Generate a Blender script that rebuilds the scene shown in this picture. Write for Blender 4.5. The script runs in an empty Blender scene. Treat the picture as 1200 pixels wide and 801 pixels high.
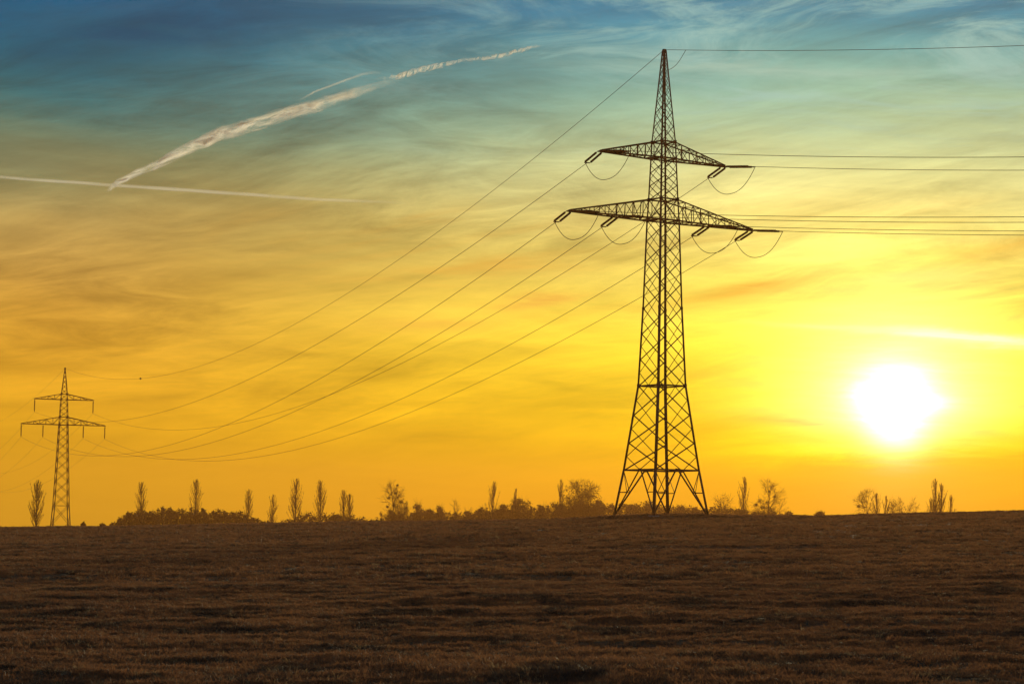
import bpy, math, random
import numpy as np
from mathutils import Vector, Matrix

rnd = random.Random(7)
rng = np.random.default_rng(11)
S = bpy.context.scene
COL = S.collection

# ------------------------------------------------------------------ camera
FPX = 2600.0            # focal length in pixels of a 1200 px wide frame
EYE = 1.7
PITCH = math.atan(221.5 / FPX)
ROLL = math.radians(0.75)
cam_d = bpy.data.cameras.new("camera")
cam_d.sensor_width = 36.0
cam_d.lens = 36.0 * FPX / 1200.0
cam_d.clip_start = 0.1
cam_d.clip_end = 80000.0
cam = bpy.data.objects.new("camera", cam_d)
COL.objects.link(cam)
CM = Matrix.Translation((0, 0, EYE)) @ Matrix.Rotation(math.pi / 2 + PITCH, 4, 'X') @ Matrix.Rotation(ROLL, 4, 'Z')
cam.matrix_world = CM
S.camera = cam
CR = CM.to_3x3()
CRI = CR.inverted()


def ray(px, py):
    """world direction seen at photo pixel (1200 x 801)"""
    return CR @ Vector(((px - 600) / FPX, (400.5 - py) / FPX, -1.0))


def pt(px, py, Y):
    d = ray(px, py)
    return Vector((0, 0, EYE)) + d * (Y / d.y)


def proj(p):
    c = CRI @ (Vector(p) - Vector((0, 0, EYE)))
    return 600 + FPX * c.x / -c.z, 400.5 - FPX * c.y / -c.z


# ------------------------------------------------------------------ colour helper
def lin(r, g, b):
    f = lambda c: c / 12.92 if c <= 0.04045 else ((c + 0.055) / 1.055) ** 2.4
    return (f(r / 255), f(g / 255), f(b / 255), 1.0)


# ------------------------------------------------------------------ node maths
class E:
    tree = None

    def __init__(s, sock): s.s = sock

    @staticmethod
    def op(kind, *a, clamp=False):
        n = E.tree.nodes.new('ShaderNodeMath'); n.operation = kind; n.use_clamp = clamp
        for i, v in enumerate(a):
            if isinstance(v, E): E.tree.links.new(v.s, n.inputs[i])
            else: n.inputs[i].default_value = v
        return E(n.outputs[0])

    def __add__(s, o): return E.op('ADD', s, o)
    __radd__ = __add__
    def __sub__(s, o): return E.op('SUBTRACT', s, o)
    def __rsub__(s, o): return E.op('SUBTRACT', o, s)
    def __mul__(s, o): return E.op('MULTIPLY', s, o)
    __rmul__ = __mul__
    def __truediv__(s, o): return E.op('DIVIDE', s, o)
    def __pow__(s, o): return E.op('POWER', s, o)


def smooth(v, a, b):
    n = E.tree.nodes.new('ShaderNodeMapRange'); n.interpolation_type = 'SMOOTHSTEP'
    E.tree.links.new(v.s, n.inputs[0])
    n.inputs[1].default_value = a; n.inputs[2].default_value = b
    n.inputs[3].default_value = 0; n.inputs[4].default_value = 1
    return E(n.outputs[0])


def gauss(v):            # exp(-v)
    return E.op('EXPONENT', v * -1.0)


def comb(x, y, z):
    n = E.tree.nodes.new('ShaderNodeCombineXYZ')
    for i, v in enumerate((x, y, z)):
        if isinstance(v, E): E.tree.links.new(v.s, n.inputs[i])
        else: n.inputs[i].default_value = v
    return n.outputs[0]


def noise(vec, scale, detail=5, rough=0.55, dist=0.0, typ='FBM'):
    n = E.tree.nodes.new('ShaderNodeTexNoise')
    n.inputs['Scale'].default_value = scale
    n.inputs['Detail'].default_value = detail
    n.inputs['Roughness'].default_value = rough
    n.inputs['Distortion'].default_value = dist
    E.tree.links.new(vec, n.inputs['Vector'])
    return E(n.outputs[0])


def ramp(v, stops, interp='B_SPLINE'):
    n = E.tree.nodes.new('ShaderNodeValToRGB'); n.color_ramp.interpolation = interp
    el = n.color_ramp.elements
    while len(el) < len(stops): el.new(0.5)
    for e, (p, c) in zip(el, stops): e.position = p; e.color = c
    E.tree.links.new(v.s, n.inputs[0])
    return n.outputs[0]


def cmix(fac, a, b, mode='MIX'):
    n = E.tree.nodes.new('ShaderNodeMix'); n.data_type = 'RGBA'; n.blend_type = mode
    if isinstance(fac, E): E.tree.links.new(fac.s, n.inputs[0])
    else: n.inputs[0].default_value = fac
    for i, v in ((6, a), (7, b)):
        if isinstance(v, tuple): n.inputs[i].default_value = v
        else: E.tree.links.new(v, n.inputs[i])
    return n.outputs[2]


def cscale(c, f):
    n = E.tree.nodes.new('ShaderNodeVectorMath'); n.operation = 'SCALE'
    if isinstance(c, tuple): n.inputs[0].default_value = c[:3]
    else: E.tree.links.new(c, n.inputs[0])
    if isinstance(f, E): E.tree.links.new(f.s, n.inputs['Scale'])
    else: n.inputs['Scale'].default_value = f
    return n.outputs[0]


def cadd(a, b):
    n = E.tree.nodes.new('ShaderNodeVectorMath'); n.operation = 'ADD'
    E.tree.links.new(a, n.inputs[0]); E.tree.links.new(b, n.inputs[1])
    return n.outputs[0]


# ------------------------------------------------------------------ world: evening sky
SUN = ray(1050, 474).normalized()
sun_el = math.asin(SUN.z); sun_az = math.atan2(SUN.x, SUN.y)
W = bpy.data.worlds.new("World"); S.world = W; W.use_nodes = True
nt = W.node_tree; nt.nodes.clear(); E.tree = nt
tc = nt.nodes.new('ShaderNodeTexCoord')
sep = nt.nodes.new('ShaderNodeSeparateXYZ'); nt.links.new(tc.outputs['Generated'], sep.inputs[0])
x, y, z = (E(o) for o in sep.outputs)
el = E.op('ARCSINE', z) * (180 / math.pi)              # elevation, degrees
az = E.op('ARCTAN2', x, y) * (180 / math.pi)           # azimuth, degrees, 0 ahead
hz = noise(comb(x * 2.2, y * 2.2, z * 9.0 + x * 1.6), 1.0, 4, 0.5)       # wide cloud sheets
elw = el + (hz - 0.5) * 3.4 * smooth(el, 1.5, 8)       # sheets bend the colour bands
dist_h = E.op('ABSOLUTE', az - math.degrees(sun_az))
elv = elw * (1 / 30.0)
P = lambda e: e / 30.0
# far from the sun
rampL = ramp(elv, [(0.0, lin(205, 150, 20)), (P(1.5), lin(214, 160, 14)), (P(3.2), lin(214, 156, 28)),
                   (P(5.6), lin(198, 146, 52)), (P(8.0), lin(168, 142, 80)), (P(9.5), lin(126, 136, 98)),
                   (P(10.6), lin(66, 118, 112)), (P(11.8), lin(4, 100, 118)), (P(13.2), lin(0, 78, 114)),
                   (P(20), lin(20, 72, 112)), (1.0, lin(34, 74, 112))])  # overhead tones lifted as extra fill light on the grass
# round and above the sun
rampR = ramp(elv, [(0.0, lin(236, 158, 0)), (P(1.2), lin(248, 172, 0)), (P(2.6), lin(255, 202, 6)),
                   (P(4.6), lin(255, 222, 48)), (P(6.4), lin(250, 224, 92)), (P(8.0), lin(240, 222, 128)),
                   (P(9.6), lin(214, 212, 146)), (P(11.0), lin(156, 190, 156)), (P(12.4), lin(92, 156, 158)),
                   (P(13.6), lin(44, 118, 148)), (P(20), lin(48, 98, 132)), (1.0, lin(40, 80, 116))])
t = smooth(dist_h * -1.0, -22.5, -2.0)
base = cmix(t, rampL, rampR)
# cirrus streaks, sheared up to the right
st = noise(comb(x * 5 + z * 8, y * 5, z * 46 - x * 7.5), 1.0, 10, 0.64, 0.5)
st2 = noise(comb(x * 9 - z * 10, y * 9, z * 120 + x * 6), 1.0, 8, 0.66, 0.35)
sheet = noise(comb(x * 3.1 + 7, y * 3.1, z * 20 + x * 2.0), 1.0, 6, 0.55, 0.4)
mid = smooth(el, 0.6, 4.5)
wv_ = noise(comb(x * 4 + 5, y * 4, z * 14), 1.0, 3, 0.5)
st3 = noise(comb(x * 13 + wv_ * 1.5, y * 13, z * 72 - x * 7 + wv_ * 4.0), 1.0, 10, 0.68, 0.9)
msk = smooth(noise(comb(x * 3 + 21, y * 3, z * 16 + x * 2), 1.0, 3, 0.5), 0.42, 0.60)
bright = 1.0 + (sheet - 0.5) * 1.5 * mid + (st - 0.5) * 1.25 * (0.10 + 0.90 * mid) + (st2 - 0.5) * 0.40 * (0.3 + 0.7 * mid) + (st3 - 0.47) * 1.3 * mid * (0.25 + 0.75 * msk)
base = cscale(base, E.op('MAXIMUM', bright, 0.25))
# high thin whitish cirrus, thicker on the right at the top of the picture
wisp = noise(comb(x * 7 + z * 12, y * 7, z * 38 - x * 4.0 + wv_ * 3.0), 1.0, 11, 0.68, 1.1)
wf = smooth(wisp, 0.45, 0.68) * smooth(el, 8.5, 12.5) * (0.02 + 0.78 * smooth(az, -9, 8))
base = cmix(wf, base, lin(160, 198, 188))
# grey-brown thin cloud on the left at mid height
gb = noise(comb(x * 3 + 3, y * 3, z * 26 + x * 3.0), 1.0, 6, 0.55, 0.5)
gf = smooth(gb, 0.46, 0.72) * smooth(el, 5.5, 8.0) * (1.0 - smooth(el, 9.5, 12)) * (1.0 - smooth(az, -9, 7)) * 0.55
base = cmix(gf, base, lin(112, 108, 76))
# apricot wisps in the middle of the picture
ap = noise(comb(x * 4 + 11, y * 4, z * 40 - x * 6.0), 1.0, 6, 0.55, 0.6)
af = smooth(ap, 0.5, 0.74) * smooth(el, 3.5, 6.0) * (1.0 - smooth(el, 7.5, 9)) * 0.50 * smooth(az, -11, -3)
base = cmix(af, base, lin(240, 172, 62))
AP = lambda px, py: (math.degrees(math.atan2(ray(px, py).x, ray(px, py).y)), math.degrees(math.asin(ray(px, py).normalized().z)))


def streak(px0, py0, px1, py1, wpx, col, amt, base):
    """one named cloud streak lying between two directions of the sky"""
    a0, e0 = AP(px0, py0); a1, e1 = AP(px1, py1)
    ca, ce = (a0 + a1) / 2, (e0 + e1) / 2
    L = math.hypot(a1 - a0, e1 - e0) / 2; sn, cs = (e1 - e0) / (2 * L), (a1 - a0) / (2 * L)
    w = math.degrees(wpx / FPX)
    da, de = az - ca, el - ce + (st - 0.5) * w * 5.0
    u = (da * cs + de * sn) / L; v = (de * cs - da * sn) / w
    f = gauss(u * u * 1.6 + v * v) * amt * (0.35 + 1.3 * smooth(st2, 0.35, 0.65))
    return cmix(E.op('MINIMUM', f, 1.0), base, col)


# glow of the sun behind the haze
dx = (az - math.degrees(sun_az)); dy = (el - math.degrees(sun_el))
r2 = dx * dx * 0.80 + dy * dy
ang = E.op('SQRT', r2 + 1e-6)
wob = (st - 0.5) * 1.3 + (st2 - 0.5) * 0.7
halo_w = gauss(ang / 4.6)
halo_m = gauss(r2 / 13.0) * (0.85 + wob * 1.3) * (0.16 + 0.84 * smooth(dy + (st - 0.5) * 2.0 + (st3 - 0.5) * 1.2, -1.75, -0.85))
lowc = smooth(dy * -1.0, 0.1, 1.0)
core_r = E.op('SQRT', dx * dx * (0.80 + 0.7 * lowc) + dy * dy * (0.95 - 0.15 * lowc) + 1e-6) + (st2 - 0.5) * 0.8 + (st3 - 0.5) * 0.5
low = smooth(dy + (st2 - 0.5) * 1.0, -1.45, -0.45)
core = gauss((core_r / 0.72) ** 1.8)
inner = gauss((core_r / 1.95) ** 1.5) * (0.12 + 0.88 * low)
sky = cadd(base, cscale((0.45, 0.30, 0.0), halo_w * 0.50 * (0.4 + 0.6 * smooth(dy, -3.0, 0.0))))
sky = cadd(sky, cscale((0.9, 0.80, 0.0), halo_m * 0.66))
sky = streak(805, 352, 935, 330, 8, lin(240, 165, 40), 0.6, sky)
sky = streak(330, 335, 760, 300, 16, lin(232, 172, 66), 0.35, sky)
sky = streak(870, 492, 1010, 497, 4, lin(252, 166, 14), 0.8, sky)
sky = streak(905, 514, 1175, 520, 4, lin(255, 246, 40), 0.85, sky)
sky = streak(1090, 505, 1200, 512, 6, lin(255, 214, 30), 0.5, sky)
sky = streak(560, 355, 700, 345, 10, lin(238, 170, 70), 0.5, sky)
sky = streak(400, 380, 620, 372, 9, lin(240, 182, 70), 0.35, sky)
sky = streak(1010, 385, 1290, 407, 6.5, lin(255, 252, 196), 1.15, sky)
sky = streak(870, 376, 1080, 388, 3, lin(255, 248, 130), 0.6, sky)
sky = streak(1000, 330, 1200, 322, 9, lin(255, 236, 110), 0.6, sky)
sky = streak(0, 50, 330, 30, 18, lin(4, 74, 104), 0.6, sky)
sky = streak(640, 75, 1180, 84, 8, lin(170, 198, 178), 0.45, sky)
sky = cadd(sky, cscale((1.2, 1.15, 0.80), inner * 0.9))
sky = cadd(sky, cscale((3.6, 3.5, 2.9), core))
# physical twilight dome underneath, same sun
nish = nt.nodes.new('ShaderNodeTexSky'); nish.sky_type = 'NISHITA'; nish.sun_disc = False
nish.sun_elevation = sun_el; nish.sun_rotation = sun_az
nish.dust_density = 4.0; nish.air_density = 1.0
# behind the camera the sky dims only slightly, kept bright as fill for the grass
dim = 0.9 + 0.1 * smooth(y, -0.35, 0.85)
sky = cscale(sky, dim)
sky = cadd(sky, cscale(nish.outputs[0], 0.0003))
sky = cscale(sky, 0.25 + 0.75 * smooth(el, -14, -1))
bg = nt.nodes.new('ShaderNodeBackground'); nt.links.new(sky, bg.inputs[0]); bg.inputs[1].default_value = 1.0
wo = nt.nodes.new('ShaderNodeOutputWorld'); nt.links.new(bg.outputs[0], wo.inputs[0])
try:
    W.cycles.sampling_method = 'MANUAL'; W.cycles.sample_map_resolution = 1024
except Exception: pass

# ------------------------------------------------------------------ sun, exposure
sl = bpy.data.lights.new("sun", 'SUN'); sl.energy = 2.3; sl.angle = math.radians(0.5); sl.color = (1.0, 0.93, 0.60)
so = bpy.data.objects.new("sun", sl); COL.objects.link(so)
so.rotation_euler = (-SUN).to_track_quat('-Z', 'Y').to_euler()
so.location = (60, 0, 80)
S.view_settings.view_transform = 'Standard'; S.view_settings.look = 'None'
S.view_settings.exposure = 0.0; S.view_settings.gamma = 1.0
S.render.engine = 'CYCLES'
S.render.resolution_x = 1024; S.render.resolution_y = 683


# ------------------------------------------------------------------ materials
def new_mat(name):
    m = bpy.data.materials.new(name); m.use_nodes = True
    m.node_tree.nodes.clear(); E.tree = m.node_tree
    out = m.node_tree.nodes.new('ShaderNodeOutputMaterial')
    return m, m.node_tree, out


def pbr(name, c0, c1, scale, rough=0.7, metal=0.0, trans=0.0, coord='Object', bump=0.0, detail=4):
    m, t_, out = new_mat(name)
    tcn = t_.nodes.new('ShaderNodeTexCoord')
    n = noise(tcn.outputs[coord], scale, detail)
    c = cmix(smooth(n, 0.3, 0.7), tuple(c0) + (1,), tuple(c1) + (1,))
    b = t_.nodes.new('ShaderNodeBsdfPrincipled')
    t_.links.new(c, b.inputs['Base Color'])
    b.inputs['Roughness'].default_value = rough; b.inputs['Metallic'].default_value = metal
    b.inputs['Specular IOR Level'].default_value = 0.2
    if bump:
        bn = t_.nodes.new('ShaderNodeBump'); bn.inputs['Strength'].default_value = bump
        t_.links.new(n.s, bn.inputs['Height']); t_.links.new(bn.outputs[0], b.inputs['Normal'])
    sh = b.outputs[0]
    if trans:
        tr = t_.nodes.new('ShaderNodeBsdfTranslucent'); t_.links.new(c, tr.inputs[0])
        mx = t_.nodes.new('ShaderNodeMixShader'); mx.inputs[0].default_value = trans
        t_.links.new(sh, mx.inputs[1]); t_.links.new(tr.outputs[0], mx.inputs[2]); sh = mx.outputs[0]
    t_.links.new(sh, out.inputs[0])
    return m


M = {}
M['steel'] = pbr('weathered_steel', (0.030, 0.030, 0.034), (0.065, 0.058, 0.055), 0.8, 0.7, 0.2, detail=6)
M['insulator'] = pbr('glazed_insulator', (0.035, 0.022, 0.015), (0.07, 0.04, 0.025), 3.0, 0.65)
M['wire'] = pbr('aluminium_wire', (0.05, 0.05, 0.05), (0.09, 0.085, 0.08), 0.5, 0.6, 0.4)
M['bark'] = pbr('bark', (0.035, 0.024, 0.016), (0.09, 0.06, 0.04), 0.6, 0.9, detail=6)
M['twigs'] = pbr('bare_twigs', (0.05, 0.032, 0.02), (0.11, 0.07, 0.042), 0.4, 0.9)
M['foliage'] = pbr('winter_foliage', (0.035, 0.03, 0.014), (0.085, 0.06, 0.03), 0.25, 0.9, trans=0.12)
M['mistletoe'] = pbr('mistletoe_leaf', (0.03, 0.035, 0.012), (0.06, 0.06, 0.02), 1.0, 0.8)
M['marker'] = pbr('marker_paint', (0.10, 0.05, 0.03), (0.16, 0.08, 0.05), 1.0, 0.6)
M['concrete'] = pbr('concrete', (0.2, 0.18, 0.16), (0.3, 0.28, 0.25), 3.0, 0.9, bump=0.3)

# field: straw, moss and bare soil
m, t_, out = new_mat('field_soil')
geo = t_.nodes.new('ShaderNodeNewGeometry')
mp = t_.nodes.new('ShaderNodeMapping'); mp.inputs['Scale'].default_value = (1, 1, 0.1)
t_.links.new(geo.outputs['Position'], mp.inputs[0])
n1 = noise(mp.outputs[0], 0.12, 6, 0.6, 0.6); n2 = noise(mp.outputs[0], 1.6, 6, 0.65); n3 = noise(mp.outputs[0], 14.0, 4, 0.7)
c = cmix(smooth(n1, 0.36, 0.66), (0.17, 0.080, 0.042, 1), (0.25, 0.12, 0.055, 1))
c = cmix(smooth(n2, 0.5, 0.72) * 0.6, c, (0.07, 0.055, 0.026, 1))
c = cmix(smooth(n3, 0.48, 0.7) * 0.6, c, (0.025, 0.017, 0.011, 1))
b = t_.nodes.new('ShaderNodeBsdfPrincipled'); b.inputs['Roughness'].default_value = 0.95; b.inputs['Specular IOR Level'].default_value = 0.05
t_.links.new(c, b.inputs['Base Color'])
bn = t_.nodes.new('ShaderNodeBump'); bn.inputs['Strength'].default_value = 0.7; bn.inputs['Distance'].default_value = 0.08
t_.links.new((n2 + n3 * 0.5).s, bn.inputs['Height']); t_.links.new(bn.outputs[0], b.inputs['Normal'])
t_.links.new(b.outputs[0], out.inputs[0])
M['soil'] = m

# grass: colour drifts over the field by position, and from tuft to tuft
m, t_, out = new_mat('dry_grass')
geo = t_.nodes.new('ShaderNodeNewGeometry'); oi = t_.nodes.new('ShaderNodeObjectInfo')
mp = t_.nodes.new('ShaderNodeMapping'); mp.inputs['Scale'].default_value = (0.9, 0.45, 0.1)
t_.links.new(geo.outputs['Position'], mp.inputs[0])
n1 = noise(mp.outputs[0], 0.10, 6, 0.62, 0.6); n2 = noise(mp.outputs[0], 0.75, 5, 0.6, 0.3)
rr = E(oi.outputs['Random'])
c = cmix(smooth(n1, 0.36, 0.66), (0.28, 0.118, 0.052, 1), (0.42, 0.178, 0.070, 1))
c = cmix(smooth(n2, 0.51, 0.60) * 0.95, c, (0.055, 0.040, 0.030, 1))  # dark clump patches, with their shadow bands painted into the colour
c = cmix(smooth(rr, 0.0, 1.0) * 0.5, c, (0.14, 0.066, 0.04, 1))
c = cmix(smooth(rr, 0.90, 1.0) * 0.8, c, (0.42, 0.27, 0.13, 1))
b = t_.nodes.new('ShaderNodeBsdfPrincipled'); b.inputs['Roughness'].default_value = 0.62; b.inputs['Specular IOR Level'].default_value = 0.32
t_.links.new(c, b.inputs['Base Color'])
tr = t_.nodes.new('ShaderNodeBsdfTranslucent'); t_.links.new(c, tr.inputs[0])
mx = t_.nodes.new('ShaderNodeMixShader'); mx.inputs[0].default_value = 0.5
t_.links.new(b.outputs[0], mx.inputs[1]); t_.links.new(tr.outputs[0], mx.inputs[2]); t_.links.new(mx.outputs[0], out.inputs[0])
M['grass'] = m


# ------------------------------------------------------------------ object helpers
def link_obj(name, mesh, mat=None, parent=None):
    o = bpy.data.objects.new(name, mesh); COL.objects.link(o)
    if mat is not None and mesh is not None and not mesh.materials: mesh.materials.append(mat)
    if parent is not None: o.parent = parent
    return o


def tag(o, label=None, cat=None, group=None, kind=None):
    if label: o['label'] = label
    if cat: o['category'] = cat
    if group: o['group'] = group
    if kind: o['kind'] = kind
    return o


def thing(name, loc, label, cat, group=None, rotz=0.0):
    o = bpy.data.objects.new(name, None); COL.objects.link(o)
    o.location = loc; o.rotation_euler = (0, 0, rotz); o.empty_display_size = 1.0
    return tag(o, label, cat, group)


def mesh_np(name, verts, faces):
    me = bpy.data.meshes.new(name)
    verts = np.asarray(verts, dtype=np.float32).reshape(-1, 3)
    faces = np.asarray(faces, dtype=np.int32)
    k = faces.shape[1]
    me.vertices.add(len(verts)); me.vertices.foreach_set('co', verts.ravel())
    me.loops.add(faces.size); me.loops.foreach_set('vertex_index', faces.ravel())
    me.polygons.add(len(faces)); me.polygons.foreach_set('loop_start', np.arange(0, faces.size, k, dtype=np.int32))
    me.polygons.foreach_set('loop_total', np.full(len(faces), k, dtype=np.int32))
    me.update(calc_edges=True); me.validate()
    return me


def segs_mesh(name, p0, p1, r0, r1, sides=3):
    """many tapered bars in one mesh (numpy)"""
    p0, p1 = np.asarray(p0, float), np.asarray(p1, float)
    r0, r1 = np.asarray(r0, float)[:, None], np.asarray(r1, float)[:, None]
    d = p1 - p0; d /= np.maximum(np.linalg.norm(d, axis=1, keepdims=True), 1e-9)
    ref = np.where(np.abs(d[:, 2:3]) > 0.9, np.array([[1., 0, 0]]), np.array([[0, 0, 1.]]))
    u = np.cross(d, ref); u /= np.linalg.norm(u, axis=1, keepdims=True); v = np.cross(d, u)
    vs = []
    for base_, r in ((p0, r0), (p1, r1)):
        for k in range(sides):
            a = 2 * math.pi * k / sides + math.pi / 4
            vs.append(base_ + (u * math.cos(a) + v * math.sin(a)) * r)
    V = np.stack(vs, 1)                       # n, 2*sides, 3
    n = len(p0); off = (np.arange(n) * 2 * sides)[:, None]
    F = []
    for k in range(sides):
        k2 = (k + 1) % sides
        F.append(off + np.array([[k, k2, sides + k2, sides + k]]))
    return mesh_np(name, V.reshape(-1, 3), np.concatenate(F))


def tube_mesh(name, pts, rad, sides=6, closed_ends=True):
    pts = [Vector(p) for p in pts]; n = len(pts)
    rad = rad if hasattr(rad, '__len__') else [rad] * n
    V, F = [], []
    for i, p in enumerate(pts):
        d = (pts[min(i + 1, n - 1)] - pts[max(i - 1, 0)]).normalized()
        ref = Vector((0, 0, 1)) if abs(d.z) < 0.95 else Vector((1, 0, 0))
        u = d.cross(ref).normalized(); v = d.cross(u)
        for k in range(sides):
            a = 2 * math.pi * k / sides
            V.append(p + (u * math.cos(a) + v * math.sin(a)) * rad[i])
    for i in range(n - 1):
        for k in range(sides):
            k2 = (k + 1) % sides
            F.append((i * sides + k, i * sides + k2, (i + 1) * sides + k2, (i + 1) * sides + k))
    return mesh_np(name, V, F)


# ------------------------------------------------------------------ smooth value noise for terrain
def vnoise(X, Y, seed):
    r = np.random.default_rng(seed); T = r.random((256, 256))
    xi = np.floor(X).astype(int); yi = np.floor(Y).astype(int); fx = X - xi; fy = Y - yi
    fx = fx * fx * (3 - 2 * fx); fy = fy * fy * (3 - 2 * fy)
    g = lambda a, b: T[a & 255, b & 255]
    return (g(xi, yi) * (1 - fx) + g(xi + 1, yi) * fx) * (1 - fy) + (g(xi, yi + 1) * (1 - fx) + g(xi + 1, yi + 1) * fx) * fy - 0.5


# ------------------------------------------------------------------ terrain
DC = 268.0
cx_ = [-400, 0, 120, 200, 400, 640, 700, 760, 830, 940, 1030, 1100, 1200, 1600]
cy_ = [622, 618.2, 616.6, 615.6, 611.6, 608.6, 606.4, 605.0, 604.6, 604.4, 603, 600.6, 598.4, 592]
caz = np.array([math.atan2(ray(a, b).x, ray(a, b).y) for a, b in zip(cx_, cy_)])
cel = np.array([ray(a, b).z / math.hypot(ray(a, b).x, ray(a, b).y) for a, b in zip(cx_, cy_)])
PY = 250.0
PB = pt(774.5, 603.0, PY)        # pylon foot centre
R2 = lambda X, Y: np.hypot(X, Y)


def terrain(X, Y, fine=True):
    X = np.asarray(X, float); Y = np.asarray(Y, float)
    D = R2(X, Y); A = np.arctan2(X, Y)
    el_ = np.interp(A, caz, cel)
    fade = np.clip((2.2 - np.abs(A)) / 1.4, 0, 1)
    zc = (EYE + el_ * DC) * fade
    s = np.clip(D / DC, 0, 1)
    z_ = zc * (0.35 * s + 0.65 * s ** 1.7)
    over = np.clip((D - DC) / 330.0, 0, 1); over = over * over * (3 - 2 * over)
    far = -3.0 + 1.0 * vnoise(X / 260.0, Y / 260.0, 5)
    z_ = np.where(D > DC, zc * (1 - over) + far * over, z_)
    # mound the pylon stands on
    dm = np.hypot((X - PB.x) / 9.5, (Y - PB.y - 2) / 9.0)
    z_ = z_ + (PB.z - float_zc) * np.exp(-dm ** 4) if float_zc is not None else z_
    if fine:
        z_ = z_ - 0.10 * np.exp(-(track_dist(X, Y) / .32) ** 2) * (D < DC)
        k = np.clip((420 - D) / 150, 0, 1) * np.clip((D - 2) / 10, 0, 1)
        z_ = z_ + k * (0.11 * vnoise(X / 7.0 + 3, Y / 6.0, 1) + 0.055 * vnoise(X / 1.6, Y / 1.5, 2) + 0.05 * vnoise(X / 0.6, Y / 0.5, 3)
                       + 0.04 * vnoise(X / 0.3, Y / 0.22, 4))
    return z_


TRK = (Vector((-6.0, 74.0)), Vector((46.0, 168.0)))
_td = (TRK[1] - TRK[0]).normalized()


def track_dist(X, Y):
    X_, Y_ = X - TRK[0].x, Y - TRK[0].y
    n_ = X_ * -_td.y + Y_ * _td.x + 1.2 * np.sin((X_ * _td.x + Y_ * _td.y) / 23.0)
    return np.minimum(np.abs(n_ - .95), np.abs(n_ + .95))


float_zc = None
_z = float(terrain(PB.x, PB.y, False)); float_zc = _z


def ground_z(X, Y, fine=True): return float(terrain(X, Y, fine))


A1 = np.radians(np.concatenate([np.linspace(-180, -26, 56)[:-1], np.linspace(-26, -14, 24)[:-1], np.linspace(-14, 14, 460),
                                np.linspace(14, 26, 24)[1:], np.linspace(26, 180, 56)[1:]]))
A1 = A1[:-1]                                   # -180 and 180 are the same direction
D1 = np.concatenate([np.array([0.5, 2, 5, 9, 13, 17]), np.geomspace(19, 300, 520), np.geomspace(310, 620, 40)[0:], np.linspace(680, 1900, 22)])
AA, DD = np.meshgrid(A1, D1)
XX = DD * np.sin(AA); YY = DD * np.cos(AA); ZZ = terrain(XX, YY)
na, nd = len(A1), len(D1)
V = np.stack([XX, YY, ZZ], -1).reshape(-1, 3)
V = np.vstack([V, [[0, 0, ground_z(0, 0.01)]]])
ii, jj = np.meshgrid(np.arange(na), np.arange(nd - 1)); ii, jj = ii.ravel(), jj.ravel(); i2 = (ii + 1) % na
F = np.stack([jj * na + ii, jj * na + i2, (jj + 1) * na + i2, (jj + 1) * na + ii], 1)[:, ::-1]
me = mesh_np('field', V, F)
me.polygons.foreach_set('use_smooth', np.ones(len(me.polygons), dtype=bool))
fld = link_obj('field', me, M['soil'])
tag(fld, 'dark brown rough grass field rising gently to the crest', kind='structure')

# ------------------------------------------------------------------ grass (uncountable: one object, geometry nodes)
def tuft_mesh(name, seed, nb, h, spread):
    r = np.random.default_rng(seed); V, F = [], []
    for k in range(nb):
        a = r.random() * 2 * math.pi; rad = spread * math.sqrt(r.random())
        bx, by = rad * math.cos(a), rad * math.sin(a)
        la = a + r.normal(0, 0.8); lean = r.uniform(0.2, 1.1); hh = h * r.uniform(0.45, 1.0); w = r.uniform(0.003, 0.008)
        wa = r.random() * math.pi; wx, wy = math.cos(wa) * w, math.sin(wa) * w
        p = len(V)
        mx_, my_ = bx + math.cos(la) * lean * hh * 0.3, by + math.sin(la) * lean * hh * 0.3
        tx, ty = bx + math.cos(la) * lean * hh, by + math.sin(la) * lean * hh
        V += [(bx - wx, by - wy, -0.02), (bx + wx, by + wy, -0.02), (mx_ + wx * .8, my_ + wy * .8, hh * 0.6), (mx_ - wx * .8, my_ - wy * .8, hh * 0.6), (tx, ty, hh * (1.05 - 0.35 * lean))]
        F += [(p, p + 1, p + 2), (p, p + 2, p + 3), (p + 3, p + 2, p + 4)]
    return mesh_np(name, V, F)


tufts = bpy.data.collections.new('tuft_sources')       # not linked to the scene: only instanced
for k, (nb, h, sp) in enumerate([(34, .10, .11), (26, .14, .10), (44, .07, .15), (22, .17, .08), (36, .11, .14)]):
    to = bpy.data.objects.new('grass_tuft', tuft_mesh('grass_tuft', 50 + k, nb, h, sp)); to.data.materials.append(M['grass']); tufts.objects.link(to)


def scatter(n, dmin, dmax, size):
    D = np.sqrt(rng.random(n) * (dmax ** 2 - dmin ** 2) + dmin ** 2)
    A = np.radians(rng.uniform(-14.5, 14.5, n))
    X, Y = D * np.sin(A), D * np.cos(A)
    cl = vnoise(X / 2.6 + 9, Y / 1.3, 21) + 0.7 * vnoise(X / 1.0, Y / 0.6, 22) + 0.8 * vnoise(X / 9, Y / 5, 23)
    keep = rng.random(n) < np.clip(0.66 + 0.8 * cl, 0.35, 1)
    keep &= (track_dist(X, Y) > .34) | (rng.random(n) < .12)
    X, Y, cl, D = X[keep], Y[keep], cl[keep], D[keep]
    s = size * (0.8 + 0.55 * np.clip(cl + 0.15, 0, 1.0)) * rng.uniform(0.7, 1.3, len(X))
    return X, Y, s


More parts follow.
